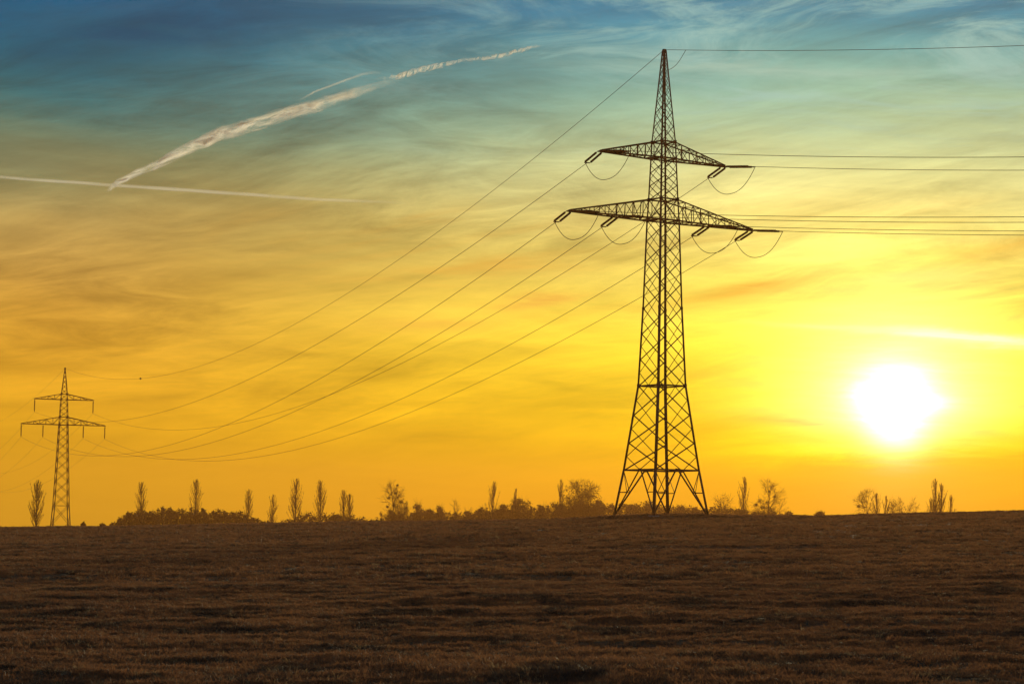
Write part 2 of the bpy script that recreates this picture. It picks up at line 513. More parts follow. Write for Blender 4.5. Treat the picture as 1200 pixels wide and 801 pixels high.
sc = [scatter(190000, 17, 60, 0.58), scatter(110000, 60, 130, 0.95), scatter(90000, 130, 275, 1.6)]
GX, GY, GS = (np.concatenate([q[k] for q in sc]) for k in range(3))
GZ = terrain(GX, GY)
gm = bpy.data.meshes.new('grass'); gm.vertices.add(len(GX)); gm.vertices.foreach_set('co', np.stack([GX, GY, GZ], -1).astype(np.float32).ravel())
at = gm.attributes.new('tuft_scale', 'FLOAT', 'POINT'); at.data.foreach_set('value', GS.astype(np.float32))
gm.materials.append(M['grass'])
go = link_obj('grass', gm)
tag(go, 'short dry tufted grass covering the dark field', 'grass', kind='stuff')
ng = bpy.data.node_groups.new('scatter_grass', 'GeometryNodeTree')
ng.interface.new_socket('Geometry', in_out='INPUT', socket_type='NodeSocketGeometry')
ng.interface.new_socket('Geometry', in_out='OUTPUT', socket_type='NodeSocketGeometry')
gi = ng.nodes.new('NodeGroupInput'); gout = ng.nodes.new('NodeGroupOutput')
iop = ng.nodes.new('GeometryNodeInstanceOnPoints'); ci = ng.nodes.new('GeometryNodeCollectionInfo')
ci.inputs['Collection'].default_value = tufts; ci.inputs['Separate Children'].default_value = True; ci.inputs['Reset Children'].default_value = True
rv = ng.nodes.new('FunctionNodeRandomValue'); rv.data_type = 'FLOAT_VECTOR'
rv.inputs[0].default_value = (-0.12, -0.12, 0); rv.inputs[1].default_value = (0.12, 0.12, 6.283)
na_ = ng.nodes.new('GeometryNodeInputNamedAttribute'); na_.data_type = 'FLOAT'; na_.inputs['Name'].default_value = 'tuft_scale'
m2p = ng.nodes.new('GeometryNodeMeshToPoints')
L = ng.links.new
L(gi.outputs[0], m2p.inputs[0]); L(m2p.outputs[0], iop.inputs['Points']); L(ci.outputs[0], iop.inputs['Instance'])
iop.inputs['Pick Instance'].default_value = True
L(rv.outputs[0], iop.inputs['Rotation']); L(na_.outputs[0], iop.inputs['Scale']); L(iop.outputs[0], gout.inputs[0])
md = go.modifiers.new('scatter', 'NODES'); md.node_group = ng

# ------------------------------------------------------------------ steel bars: one shared angle-iron mesh
_b = 1.0; w_ = 0.28
prof = [(-.5, -.5), (.5, -.5), (.5, -.5 + w_), (-.5 + w_, -.5 + w_), (-.5 + w_, .5), (-.5, .5)]
Vb = [(a, b_, 0) for a, b_ in prof] + [(a, b_, 1) for a, b_ in prof]
Fb = [(k, (k + 1) % 6, 6 + (k + 1) % 6, 6 + k) for k in range(6)] + [(0, 3, 2, 1), (0, 5, 4, 3), (6, 7, 8, 9), (6, 9, 10, 11)]
bar_me = mesh_np('angle_bar', Vb, Fb); bar_me.materials.append(M['steel'])
Vq = [(-.5, -.5, 0), (.5, -.5, 0), (.5, .5, 0), (-.5, .5, 0), (-.5, -.5, 1), (.5, -.5, 1), (.5, .5, 1), (-.5, .5, 1)]
box_me = mesh_np('gusset', Vq, [(0, 3, 2, 1), (4, 5, 6, 7), (0, 1, 5, 4), (1, 2, 6, 5), (2, 3, 7, 6), (3, 0, 4, 7)]); box_me.materials.append(M['steel'])


def bar_matrix(a, b, w, inward=None):
    a, b = Vector(a), Vector(b); d = b - a; Ln = d.length; d = d / Ln
    ref = Vector(inward) if inward is not None else Vector((0.31, 0.17, 0.93))
    u = ref - d * ref.dot(d)
    if u.length < 1e-4: u = Vector((1, 0, 0)) - d * d.x
    u.normalize(); v = d.cross(u)
    # the corner of the angle (-,-) points outward
    uu = (u - v).normalized(); vv = d.cross(uu)
    m_ = Matrix((uu * w, vv * w, d * Ln)).transposed().to_4x4(); m_.translation = a
    return m_


def bar(name, a, b, w, parent, inward=None):
    o = bpy.data.objects.new(name, bar_me); COL.objects.link(o); o.parent = parent
    o.matrix_basis = bar_matrix(a, b, w, inward); return o


def joined_bars(name, bars, parent, mat='steel', stuff=True):
    """bars too small to pick apart: one real mesh"""
    Vv, Ff = [], []
    for a, b, w in bars:
        m_ = bar_matrix(a, b, w); p = len(Vv)
        Vv += [m_ @ Vector(v) for v in Vb]
        for f in Fb: Ff.append([p + q for q in f])
    me_ = mesh_np(name, Vv, Ff); o = link_obj(name, me_, M[mat], parent)
    if stuff: o['kind'] = 'stuff'
    return o


def gusset(p, sx, sy, sz, parent, rz=0.0):
    o = bpy.data.objects.new('gusset_plate', box_me); COL.objects.link(o); o.parent = parent
    o.matrix_basis = Matrix.Translation(Vector(p) - Vector((0, 0, sz / 2))) @ Matrix.Rotation(rz, 4, 'Z') @ Matrix.Diagonal((sx, sy, sz, 1)); return o


def make_disc_string(name, a, b, r, n, parent, mat='insulator'):
    """string of cap-and-pin discs from a to b as one lathe-like mesh"""
    a, b = Vector(a), Vector(b); pts, rad = [a], [0.03]
    for k in range(n):
        t0 = 0.10 + 0.82 * k / n; dt = 0.82 / n
        for f, q in ((0.0, .30), (.30, .9), (.55, 1.0), (.75, .45)):
            pts.append(a.lerp(b, t0 + dt * f)); rad.append(r * q)
    pts.append(b); rad.append(0.03)
    o = link_obj(name, tube_mesh(name, pts, rad, 7), M[mat], parent); return o


class Lattice:
    """tapering four-legged lattice body; profile = [(height, half side)]"""
    def __init__(s, prof): s.p = prof
    def half(s, h): return float(np.interp(h, [q[0] for q in s.p], [q[1] for q in s.p]))
    def corner(s, k, h):
        w = s.half(h); sx, sy = ((-1, -1), (1, -1), (1, 1), (-1, 1))[k % 4]
        return Vector((sx * w, sy * w, h))


def lattice_body(root, lat, levels, sections, detail, legw, brw):
    """levels: list of heights from the ground up to the peak; detail(h) -> True when bars are parts"""
    hs = [q[0] for q in lat.p]
    for k in range(4):
        pieces = [h for h in hs]
        # a leg is one part: a mesh following the kinks of the body, splice plates included
        bars = [(lat.corner(k, a - (0.5 if a == 0 else 0)) if a else Vector((lat.corner(k, 0).x * 1.02, lat.corner(k, 0).y * 1.02, -0.6)),
                 lat.corner(k, b_), legw * (1.0 - 0.55 * (a / hs[-1]))) for a, b_ in zip(pieces[:-1], pieces[1:])]
        Vv, Ff = [], []
        for a, b_, w in bars:
            m_ = bar_matrix(a, b_, w, (-a.x, -a.y, 0)); p = len(Vv)
            Vv += [m_ @ Vector(v) for v in Vb]
            for f in Fb: Ff.append([p + q for q in f])
        link_obj('leg', mesh_np('leg', Vv, Ff), M['steel'], root)
    small = []

    def br(p, q, nrm, wv, part):
        if part: bar('brace', p, q, wv, root, nrm)
        else: small.append((p, q, wv))
    for sec in sections:
        L_ = [h for h in levels if sec[0] - 1e-6 <= h <= sec[1] + 1e-6]
        for k in range(4):
            c0, c1 = lat.corner(k, L_[0]), lat.corner(k + 1, L_[0])
            nrm = Vector((-c0.x - c1.x, -c0.y - c1.y, 0)).normalized()
            stag = (k % 2 == 1) and len(L_) > 2
            lv_ = L_ if not stag else [(p + q) / 2 for p, q in zip(L_[:-1], L_[1:])]
            thin = 0.72 if k % 2 else 1.0
            for a, b_ in zip(lv_[:-1], lv_[1:]):
                wv = brw * thin * (1.0 - 0.45 * a / hs[-1])
                pa, pb, qa, qb = lat.corner(k, a), lat.corner(k, b_), lat.corner(k + 1, a), lat.corner(k + 1, b_)
                br(pa, qb, nrm, wv, detail(a)); br(qa + nrm * .05, pb + nrm * .05, nrm, wv, detail(a))
            if stag:      # half panels where the staggered faces meet the girts
                for hn, he in ((lv_[0], L_[0]), (lv_[-1], L_[-1])):
                    wv = brw * thin * (1.0 - 0.45 * hn / hs[-1]); m_ = (lat.corner(k, he) + lat.corner(k + 1, he)) / 2
                    br(lat.corner(k, hn), m_, nrm, wv, detail(hn)); br(lat.corner(k + 1, hn), m_, nrm, wv, detail(hn))
    return small


def make_crossarm(root, lat, side, ztop, zbot, length, stations, insert, detail, w):
    """side -1 / +1 : one half of a crossarm, tapering to its tip"""
    arm = bpy.data.objects.new('crossarm', None); COL.objects.link(arm); arm.parent = root
    ht, hb = lat.half(ztop), lat.half(zbot)
    tipw = 0.16
    x0, x1 = side * hb, side * length
    small = []

    def put(name, a, b_, ww, inw=None):
        if detail: bar(name, a, b_, ww, arm, inw)
        else: small.append((a, b_, ww))
    T, B = {}, {}
    for sy in (-1, 1):
        for k, f in enumerate(stations):
            B[sy, k] = Vector((x0 + (x1 - x0) * f, sy * (hb + (tipw - hb) * f), zbot))
            T[sy, k] = Vector((side * ht + (x1 - side * ht) * f, sy * (ht + (tipw - ht) * f), ztop + (zbot + 0.12 - ztop) * f))
        put('chord', B[sy, 0], B[sy, len(stations) - 1] + Vector((side * 0.25, 0, 0)), w * 1.35)
        put('chord', T[sy, 0], T[sy, len(stations) - 1], w * 1.1)
    n = len(stations)
    for k in range(n - 1):
        for sy in (-1, 1):
            if 0 < k: put('strut', B[sy, k], T[sy, k], w * 0.6)
            a, b_ = (B[sy, k], T[sy, k + 1]) if k % 2 else (T[sy, k], B[sy, k + 1])
            if k < n - 2: put('strut', a, b_, w * 0.6)
        if k > 0: put('strut', B[-1, k], B[1, k], w * 0.6); put('strut', T[-1, k], T[1, k], w * 0.5)
        s_ = 1 if k % 2 else -1
        put('strut', B[s_, k], B[-s_, k + 1], w * 0.6)
        if k < n - 2: put('strut', T[-s_, k], T[s_, k + 1], w * 0.5)
    if not detail:
        Vv, Ff = [], []
        for a, b_, ww in small:
            m_ = bar_matrix(a, b_, ww); p = len(Vv)
            Vv += [m_ @ Vector(v) for v in Vb]
            for f in Fb: Ff.append([p + q for q in f])
        o = link_obj('truss', mesh_np('truss', Vv, Ff), M['steel'], arm)
    return arm


# ------------------------------------------------------------------ the big angle pylon
PHI = math.radians(32.5)
root = thing('transmission_pylon', PB, 'large dark steel lattice pylon with two wide crossarms on the field crest', 'pylon', 'lattice pylons of the power line', PHI)
KS = 1.0
H = 52.9
lat = Lattice([(0, 3.72), (5.0, 2.98), (14.5, 1.87), (23.4, 1.53), (33.2, 1.27), (35.7, 1.16), (42.3, 0.93), (H, 0.13)])
lv_low = [5.0, 8.05, 11.2, 14.5]
lv_mid = [14.5, 17.5, 20.4, 23.3, 26.0, 28.6, 31.0, 33.3]
lv_up = [33.3, 35.7, 37.3, 38.8, 40.4, 42.3]
lv_peak = [42.3, 44.1, 45.7, 47.1, 48.3, 49.4, 50.3, 51.1, 51.8, 52.5]
small = lattice_body(root, lat, lv_low + lv_mid[1:] + lv_up[1:] + lv_peak[1:], [(5.0, 14.5), (14.5, 33.3), (33.3, 35.7), (35.7, 40.4), (40.4, 42.3), (42.3, 52.5)], lambda a: a < 46.5, 0.26, 0.115)
joined_bars('peak_lattice', small, root)
# base bay: braces from each foot to the middle of the first girt
for k in range(4):
    a0, b0 = lat.corner(k, 0), lat.corner(k + 1, 0); a1, b1 = lat.corner(k, 5.0), lat.corner(k + 1, 5.0)
    mid_ = (a1 + b1) / 2; nrm = Vector((-mid_.x, -mid_.y, 0)).normalized()
    bar('girt', a1, b1, 0.13, root, nrm)
    for f0, f1, dirn in ((a0, a1, 1), (b0, b1, -1)):
        top_ = mid_ + (a1 - b1).normalized() * 0.15 * dirn
        bar('brace', f0 + nrm * .04, top_ + nrm * .04, 0.15, root, nrm)
        q = f0.lerp(top_, 0.50); lg = f0.lerp(f1, 0.50)
        bar('strut', lg, q, 0.07, root, nrm)
        bar('strut', f0.lerp(f1, 0.97), q, 0.07, root, nrm)
    gusset(mid_, 0.5 if k % 2 == 0 else 0.03, 0.03 if k % 2 == 0 else 0.5, 0.34, root)
    # waist girt
    a2, b2 = lat.corner(k, 14.5), lat.corner(k + 1, 14.5)
    bar('girt', a2, b2, 0.12, root, nrm)
    for hgt in (33.3, 35.7, 40.4, 42.3):
        bar('girt', lat.corner(k, hgt), lat.corner(k + 1, hgt), 0.13, root, nrm)
    for hgt, sz in ((14.5, .46), (33.3, .36), (35.7, .42), (40.4, .34), (42.3, .40), (23.3, .30)):
        cpt = lat.corner(k, hgt); gusset(cpt, .17 + sz * .25, .17 + sz * .25, sz, root)
    ft = link_obj('footing', mesh_np('footing', [(v[0] * .9, v[1] * .9, v[2] * .9) for v in Vq], [(0, 3, 2, 1), (4, 5, 6, 7), (0, 1, 5, 4), (1, 2, 6, 5), (2, 3, 7, 6), (3, 0, 4, 7)]), M['concrete'], root)
    ft.location = (a0.x, a0.y, -1.0)
for hgt in (14.5, 33.3, 40.4):
    bar('plan_brace', lat.corner(0, hgt), lat.corner(2, hgt), 0.09, root)
    bar('plan_brace', lat.corner(1, hgt + .05), lat.corner(3, hgt + .05), 0.09, root)
gusset((0, 0, H - .1), .34, .34, .5, root)

UP_L, LO_L, IN_L = 8.75, 12.85, 6.45
ZU, ZL = 40.4, 33.3
stU = [0, .13, .27, .41, .55, .69, .83, 1.0]
stL = [0, .10, .20, .30, .40, .50, .62, .74, .87, 1.0]
for s_ in (-1, 1):
    make_crossarm(root, lat, s_, 42.3, ZU, UP_L, stU, None, True, 0.13)
    make_crossarm(root, lat, s_, 35.7, ZL, LO_L, stL, None, True, 0.13)

RM = Matrix.Rotation(PHI, 3, 'Z'); RMI = RM.inverted()
toW = lambda v: PB + RM @ Vector(v)
toL = lambda v: RMI @ (Vector(v) - PB)

# ------------------------------------------------------------------ the small pylon far away
FY = 700.0
FB = pt(70.6, 620, FY); fx_, fy_ = FB.x, FB.y
FB.z = ground_z(fx_, fy_, False) - 0.2
FH = 53.5
ftop = pt(75.6, 432, FY)
FH = ftop.z - FB.z
line_dir = Vector((FB.x - PB.x, FB.y - PB.y, 0)).normalized()
PHF = math.atan2(line_dir.y, line_dir.x) - math.pi / 2
SC = FH / 52.9
root2 = thing('transmission_pylon', FB, 'small distant lattice pylon with hanging insulators near the left edge', 'pylon', 'lattice pylons of the power line', PHF)
mpp = FY / FPX
h_up_t, h_up_b = FH - (466 - 440) * mpp * 1.0 - 1.5, FH - (468 - 432) * mpp
h_lo_t, h_lo_b = FH - (488.5 - 432) * mpp, FH - (497.5 - 432) * mpp
h_up_t = FH - (461.5 - 432) * mpp
lat2 = Lattice([(0, 3.0), (FH - 160 * mpp, 2.25), (h_lo_b, 1.30), (h_up_b, 1.0), (h_up_t, .9), (FH, .1)])
low0 = FH - 160 * mpp
lv = [0, low0 * .5, low0]
hcur = low0
while hcur < h_lo_b - 1.6:
    hcur += max(2.2, lat2.half(hcur) * 1.75); lv.append(min(hcur, h_lo_b))
if lv[-1] != h_lo_b: lv.append(h_lo_b)
lv += [h_lo_t, (h_lo_t * 2 + h_up_b) / 3, (h_lo_t + 2 * h_up_b) / 3, h_up_b, h_up_t]
hcur = h_up_t
while hcur < FH - 1.5:
    hcur += 1.5; lv.append(hcur)
small = lattice_body(root2, lat2, lv, [(lv[0], lv[-1])], lambda a: False, 0.27, 0.13)
for hgt in (low0, h_lo_b, h_lo_t, h_up_b, h_up_t):
    for k in range(4): small.append((lat2.corner(k, hgt), lat2.corner(k + 1, hgt), .15))
joined_bars('body_lattice', small, root2)
for hgt, sz in ((h_lo_b, .5), (h_lo_t, .6), (h_up_b, .45), (h_up_t, .5)):
    for k in range(4): gusset(lat2.corner(k, hgt), .34, .34, sz, root2)
gusset((0, 0, FH), .45, .45, .8, root2)
for s_ in (-1, 1):
    make_crossarm(root2, lat2, s_, h_up_t, h_up_b, UP_L + .4, [0, .25, .5, .75, 1], None, False, 0.17)
    make_crossarm(root2, lat2, s_, h_lo_t, h_lo_b, LO_L + .2, [0, .18, .36, .52, .68, .84, 1], None, False, 0.17)
RM2 = Matrix.Rotation(PHF, 3, 'Z')
far_ends = {}
SL = 15.5 * mpp
for key, xx_, zz_ in (('ul', -UP_L - .4, h_up_b), ('ur', UP_L + .4, h_up_b), ('lol', -LO_L - .2, h_lo_b), ('lil', -6.3, h_lo_b),
                      ('lir', 6.3, h_lo_b), ('lor', LO_L + .2, h_lo_b)):
    make_disc_string('insulator_string', (xx_, 0, zz_), (xx_, 0, zz_ - SL), 0.24, 20, root2)
    far_ends[key] = FB + RM2 @ Vector((xx_, 0, zz_ - SL))
far_ends['e'] = FB + Vector((0, 0, FH + .2))

# ------------------------------------------------------------------ tension strings, wires and jumpers of the big pylon
v_ang = PHI + math.pi / 2
left_ang = math.atan2(line_dir.y, line_dir.x)
defl = v_ang - left_ang
right_ang = v_ang + math.pi + defl
rd = Vector((math.cos(right_ang), math.sin(right_ang), 0))
SPAN = 330.0
att = {'ul': (-UP_L, ZU), 'ur': (UP_L, ZU), 'lol': (-LO_L, ZL), 'lil': (-IN_L, ZL), 'lir': (IN_L, ZL), 'lor': (LO_L, ZL)}


def sag_curve(a, b, sag, n=60):
    return [a.lerp(b, k / n) - Vector((0, 0, 4 * sag * (k / n) * (1 - k / n))) for k in range(n + 1)]


def y_at(a, b, sag, X):
    """picture height of the sagging wire where it crosses picture column X"""
    prev = None
    for k in range(801):
        t_ = k / 800; p = a.lerp(b, t_) - Vector((0, 0, 4 * sag * t_ * (1 - t_)))
        if p.y < 5: break
        q = proj(p)
        if prev and (prev[0] - X) * (q[0] - X) <= 0:
            f = (X - prev[0]) / (q[0] - prev[0] + 1e-9); return prev[1] + f * (q[1] - prev[1])
        prev = q
    return None


def fit(a, b, X, Yw, lo=0.5, hi=40.0):
    for _ in range(30):
        m_ = (lo + hi) / 2; yy = y_at(a, b, m_, X)
        if yy is None or yy < Yw: lo = m_
        else: hi = m_
    return (lo + hi) / 2


def wire(name, pts, r, label, cat, group):
    o = link_obj(name, tube_mesh(name, pts, r, 5), M['wire']); tag(o, label, cat, group); return o


left_y = {'e': 206, 'ul': 255, 'lol': 297.5, 'lil': 337.5, 'ur': 356, 'lir': 402.5, 'lor': 429}
right_y = {'e': 53.5, 'ul': 184, 'ur': 199.5, 'lol': 254, 'lil': 260.5, 'lir': 270.5, 'lor': 275.5}
where = {'ul': 'upper left arm end', 'ur': 'upper right arm end', 'lol': 'lower left arm tip',
         'lil': 'middle of the lower left arm', 'lir': 'middle of the lower right arm',
         'lor': 'lower right arm tip', 'e': 'peak'}
SLEN = 4.1
WR = 0.031
for key in ('e', 'ul', 'ur', 'lol', 'lil', 'lir', 'lor'):
    if key == 'e':
        tip = PB + Vector((0, 0, H + .1)); s_l = tip; s_r = tip
    else:
        xx_, zz_ = att[key]
        tip = toW((xx_, 0, zz_ - 0.05))
        ends = []
        for dd, slope in ((line_dir, -0.16), (rd, -0.10)):
            d3 = (dd + Vector((0, 0, slope))).normalized(); side_ = Vector((-dd.y, dd.x, 0))
            e_ = tip + d3 * (SLEN + .45)
            asm = bpy.data.objects.new('tension_insulator', None); COL.objects.link(asm); asm.parent = root
            for q in (-.34, .34):
                a_ = toL(tip + side_ * q * .9 + d3 * 0.15); b_ = toL(tip + side_ * q + d3 * SLEN)
                make_disc_string('disc_string', a_, b_, 0.135, 22, asm)
            y0_ = toL(tip + side_ * .34 + d3 * SLEN); y1_ = toL(tip - side_ * .34 + d3 * SLEN)
            bar('yoke', y0_, y1_, .12, asm)
            bar('clamp', toL(tip + d3 * SLEN), toL(e_), .10, asm)
            ends.append(e_)
        s_l, s_r = ends
        # jumper loop under the arm
        n = 24; jp = []
        for k in range(n + 1):
            t_ = k / n; p = s_l.lerp(s_r, t_); p = p - Vector((0, 0, 2.45 * (1 - abs(2 * t_ - 1) ** 2.3)))
            jp.append(p)
        wire('jumper_cable', jp, .036, 'slack cable loop hanging under the large pylon\'s ' + where[key], 'cable', 'jumper loops of the large pylon')
    b_far = far_ends[key]
    sg = fit(s_l, b_far, 600, left_y[key])
    cv = sag_curve(s_l, b_far, sg, 90)
    wire('power_line', cv, WR if key != 'e' else .028, ('sagging wire between the pylons from the large pylon\'s ' + where[key]), 'power line', 'wires spanning the two pylons')
    if key == 'e': e_left = cv
    b_r = s_r + rd * SPAN + Vector((0, 0, 0))
    sg = fit(s_r, b_r, 1200, right_y[key])
    print('sag', key, round(sg, 1))
    cv = sag_curve(s_r, b_r, sg, 90)
    wire('power_line', cv, WR if key != 'e' else .028, ('taut wire running right from the large pylon\'s ' + where[key]), 'power line', 'wires leaving to the right')
    # span beyond the small pylon, leaving at the left edge
    b3 = b_far + line_dir * 480 + Vector((0, 0, 2))
    cv = sag_curve(b_far, b3, 15 if key != 'e' else 11, 60)
    wire('power_line', cv, 0.022, ('faint wire dropping left from the distant pylon\'s ' + where[key]), 'power line', 'wires leaving to the left')
# short slack earth-wire link at the peak
tp = PB + Vector((0, 0, H)); q1 = tp + rd * 3.2 + Vector((0, 0, -.38)); q0 = tp + Vector((0.25, 0, -2.3))
wire('jumper_cable', [q0.lerp(q1, k / 12) + Vector((0, 0, -0.55 * math.sin(math.pi * k / 12))) for k in range(13)], .03,
     'short slack earth cable beside the peak of the large pylon', 'cable', None)
# dark ball on the earth wire
best = min(e_left, key=lambda p: abs(proj(p)[0] - 163))
lm = thing('line_marker', best, 'tiny dark ball on the topmost wire above the left wood', 'marker')
Vs, Fs = [], []
for a in range(9):
    for k in range(12):
        th = math.pi * a / 8; Vs.append((.22 * math.sin(th) * math.cos(k * math.pi / 6), .22 * math.sin(th) * math.sin(k * math.pi / 6), .22 * math.cos(th)))
for a in range(8):
    for k in range(12): Fs.append((a * 12 + k, (a + 1) * 12 + k, (a + 1) * 12 + (k + 1) % 12, a * 12 + (k + 1) % 12))
link_obj('ball', mesh_np('ball', Vs, Fs), M['marker'], lm)
ringp = [(math.cos(k * math.pi / 8) * .23, 0, math.sin(k * math.pi / 8) * .23) for k in range(17)]
link_obj('seam', tube_mesh('seam', ringp, .03, 5), M['steel'], lm)


# ------------------------------------------------------------------ trees
class Segs:
    def __init__(s): s.a, s.b, s.r0, s.r1 = [], [], [], []
    def add(s, a, b, r0, r1): s.a.append(tuple(a)); s.b.append(tuple(b)); s.r0.append(r0); s.r1.append(r1)
    def mesh(s, name, sides=3): return segs_mesh(name, s.a, s.b, s.r0, s.r1, sides)


def curve_limb(S_, p, d, L_, r, up, n, wob, r_end=0.2):
    """bent tapering limb, returns its points and directions"""
    out_ = []
    for k in range(n):
        d = (d + Vector((rnd.gauss(0, wob), rnd.gauss(0, wob), up)) ).normalized()
        q = p + d * (L_ / n); ra = r * (1 - (1 - r_end) * k / n); rb = r * (1 - (1 - r_end) * (k + 1) / n)
        S_.add(p, q, ra, rb); p = q; out_.append((p.copy(), d.copy(), rb))
    return out_


def poplar(loc, h, w, label, group, twin=False, dense=1.0, seed=0):
    """columnar bare poplar: straight trunk, steep limbs hugging it"""
    global rnd
    rnd = random.Random(seed)
    root_ = thing('poplar_tree', loc, label, 'tree', group)
    root_.rotation_euler = (0, rnd.gauss(0, .022), rnd.random() * .0)
    low_, fat_, gap_ = rnd.uniform(.04, .24), rnd.uniform(.7, 1.0), rnd.uniform(.3, .8)
    T, C = Segs(), Segs()
    stems = [(0.0, 1.0)] if not twin else [(-0.17 * w, 1.0), (0.2 * w, 0.93)]
    for ox, hf in stems:
        hh = h * hf; p = Vector((ox * .4, 0, -0.5)); d = Vector((ox * .02, 0, 1)); n = 14
        axis = []
        for k in range(n):
            q = Vector((ox * min(1, .4 + k / n), 0, 0)) + Vector((rnd.gauss(0, .05), rnd.gauss(0, .05), -0.5 + (hh + .5) * (k + 1) / n))
            ra = 0.30 * h / 20 * (1 - .93 * k / n); rb = 0.30 * h / 20 * (1 - .93 * (k + 1) / n)
            T.add(p, q, max(ra, .035), max(rb, .025)); axis.append(q); p = q
        nl = int(46 * dense)
        ww = w * (0.5 if not twin else 0.33)
        for i in range(nl):
            f = low_ + (.96 - low_) * (i + rnd.random()) / nl
            if abs(f - gap_) < .03: continue
            base_ = axis[min(n - 1, int(f * n))].copy(); base_.z = f * hh
            envelope = ww * (math.sin(math.pi * min(1, (f + .10) / 1.12) ** 0.85) ** fat_) * rnd.uniform(.35, 1.2)
            L_ = min((1 - f) * hh * rnd.uniform(.35, .85) + .2, hh * rnd.uniform(.14, .34))
            a = rnd.random() * 2 * math.pi
            out_a = min(.5, 1.1 * envelope / max(L_, .1))
            d0 = Vector((math.cos(a) * out_a * 1.6, math.sin(a) * out_a * 1.6, 1)).normalized()
            pts_ = curve_limb(C, base_, d0, L_, 0.075 * h / 20, 0.16, 5, .05, .25)
            for (pp, dd, rr_) in pts_:
                for _ in range(5):
                    d1 = (dd + Vector((rnd.gauss(0, .32), rnd.gauss(0, .32), .3))).normalized()
                    curve_limb(C, pp, d1, rnd.uniform(.4, 1.3) * h / 20 * min(1, .25 + 1.6 * (1 - f)), 0.032, .12, 2, .10, .4)
    link_obj('trunk', T.mesh('trunk', 6), M['bark'], root_)
    link_obj('crown', C.mesh('crown', 3), M['twigs'], root_)
    return root_


def ball_leaves(n, c, rx, ry, rz, size, shell=0.45):
    """n small triangles filling an ellipsoid, denser towards its shell"""
    d = rng.normal(size=(n, 3)); d /= np.linalg.norm(d, axis=1, keepdims=True)
    rr_ = (shell + (1 - shell) * rng.random(n)) ** 0.7
    p = np.asarray(c) + d * rr_[:, None] * np.array([rx, ry, rz])
    tri = rng.normal(size=(n, 3, 3)) * size * rng.uniform(.5, 1.3, (n, 1, 1))
    return (p[:, None, :] + tri).reshape(-1, 3)


def tri_mesh(name, V_): return mesh_np(name, V_, np.arange(len(V_)).reshape(-1, 3))


def broad(loc, h, w, label, group, seed=0, clear=.12, leaves=0, mistletoe=(), density=1.0, levels=5, spread=1.0, name='bare_tree'):
    """round crowned leafless tree; mistletoe = [(x, z)] as shares of width and height"""
    global rnd
    rnd = random.Random(seed)
    root_ = thing(name, loc, label, 'tree', group)
    T, C = Segs(), Segs()
    th = h * (clear + .16)
    tr_ = curve_limb(T, Vector((0, 0, -.5)), Vector((0, 0, 1)), th + .5, h * .022, .05, 5, .03, .75)
    czc, rz_, rx_ = h * (clear + (1 - clear) * .5), h * (1 - clear) * .5, w * .5

    def inside(p, m_=1.0):
        return (p.x / rx_) ** 2 + (p.y / rx_) ** 2 + ((p.z - czc) / rz_) ** 2 < m_

    def grow(p, d, L_, r, lvl):
        nn = 4 if lvl < 2 else 3
        pts_ = curve_limb(T if lvl == 0 else C, p, d, L_, r, .05 if lvl < 3 else .02, nn, .10, .45)
        if lvl >= levels: return
        for k, (pp, dd, rr_) in enumerate(pts_):
            if not inside(pp, 1.0): break
            nb = 2 if k < nn - 1 else 3
            if lvl >= 3: nb = int(1 + density * 1.2 + rnd.random())
            for _ in range(nb):
                d1 = Vector((rnd.gauss(0, 1), rnd.gauss(0, 1), rnd.gauss(.15, .8))).normalized()
                d1 = (dd * .9 + d1 * .85 * spread).normalized()
                grow(pp, d1, L_ * rnd.uniform(.46, .70), max(rr_ * .62, .03), lvl + 1)
    top_ = tr_[-1]
    nl = 6
    for i in range(nl):
        a = 2 * math.pi * (i + rnd.random() * .6) / nl; tilt = rnd.uniform(.35, 1.15) * spread
        d = Vector((math.cos(a) * math.sin(tilt), math.sin(a) * math.sin(tilt), math.cos(tilt)))
        Lmax = 1 / math.sqrt((d.x / rx_) ** 2 + (d.y / rx_) ** 2 + (d.z / rz_) ** 2)
        grow(tr_[rnd.choice((2, 3, 4))][0], d, Lmax * .62, h * .011, 1)
    grow(top_[0], Vector((0, 0, 1)), rz_ * 1.0, h * .013, 1)
    link_obj('trunk', T.mesh('trunk', 6), M['bark'], root_)
    link_obj('crown', C.mesh('crown', 3), M['twigs'], root_)
    if leaves:
        link_obj('dead_leaves', tri_mesh('dead_leaves', ball_leaves(leaves, (0, 0, czc), rx_ * .92, rx_ * .92, rz_ * .94, .20, .1)), M['foliage'], root_)
    for (mx_, mz_, mr_) in mistletoe:
        V_ = ball_leaves(260, (mx_ * w * .5, rnd.uniform(-.3, .3) * rx_, mz_ * h), mr_, mr_, mr_ * .9, .11, .1)
        link_obj('mistletoe', tri_mesh('mistletoe', V_), M['mistletoe'], root_)
    return root_


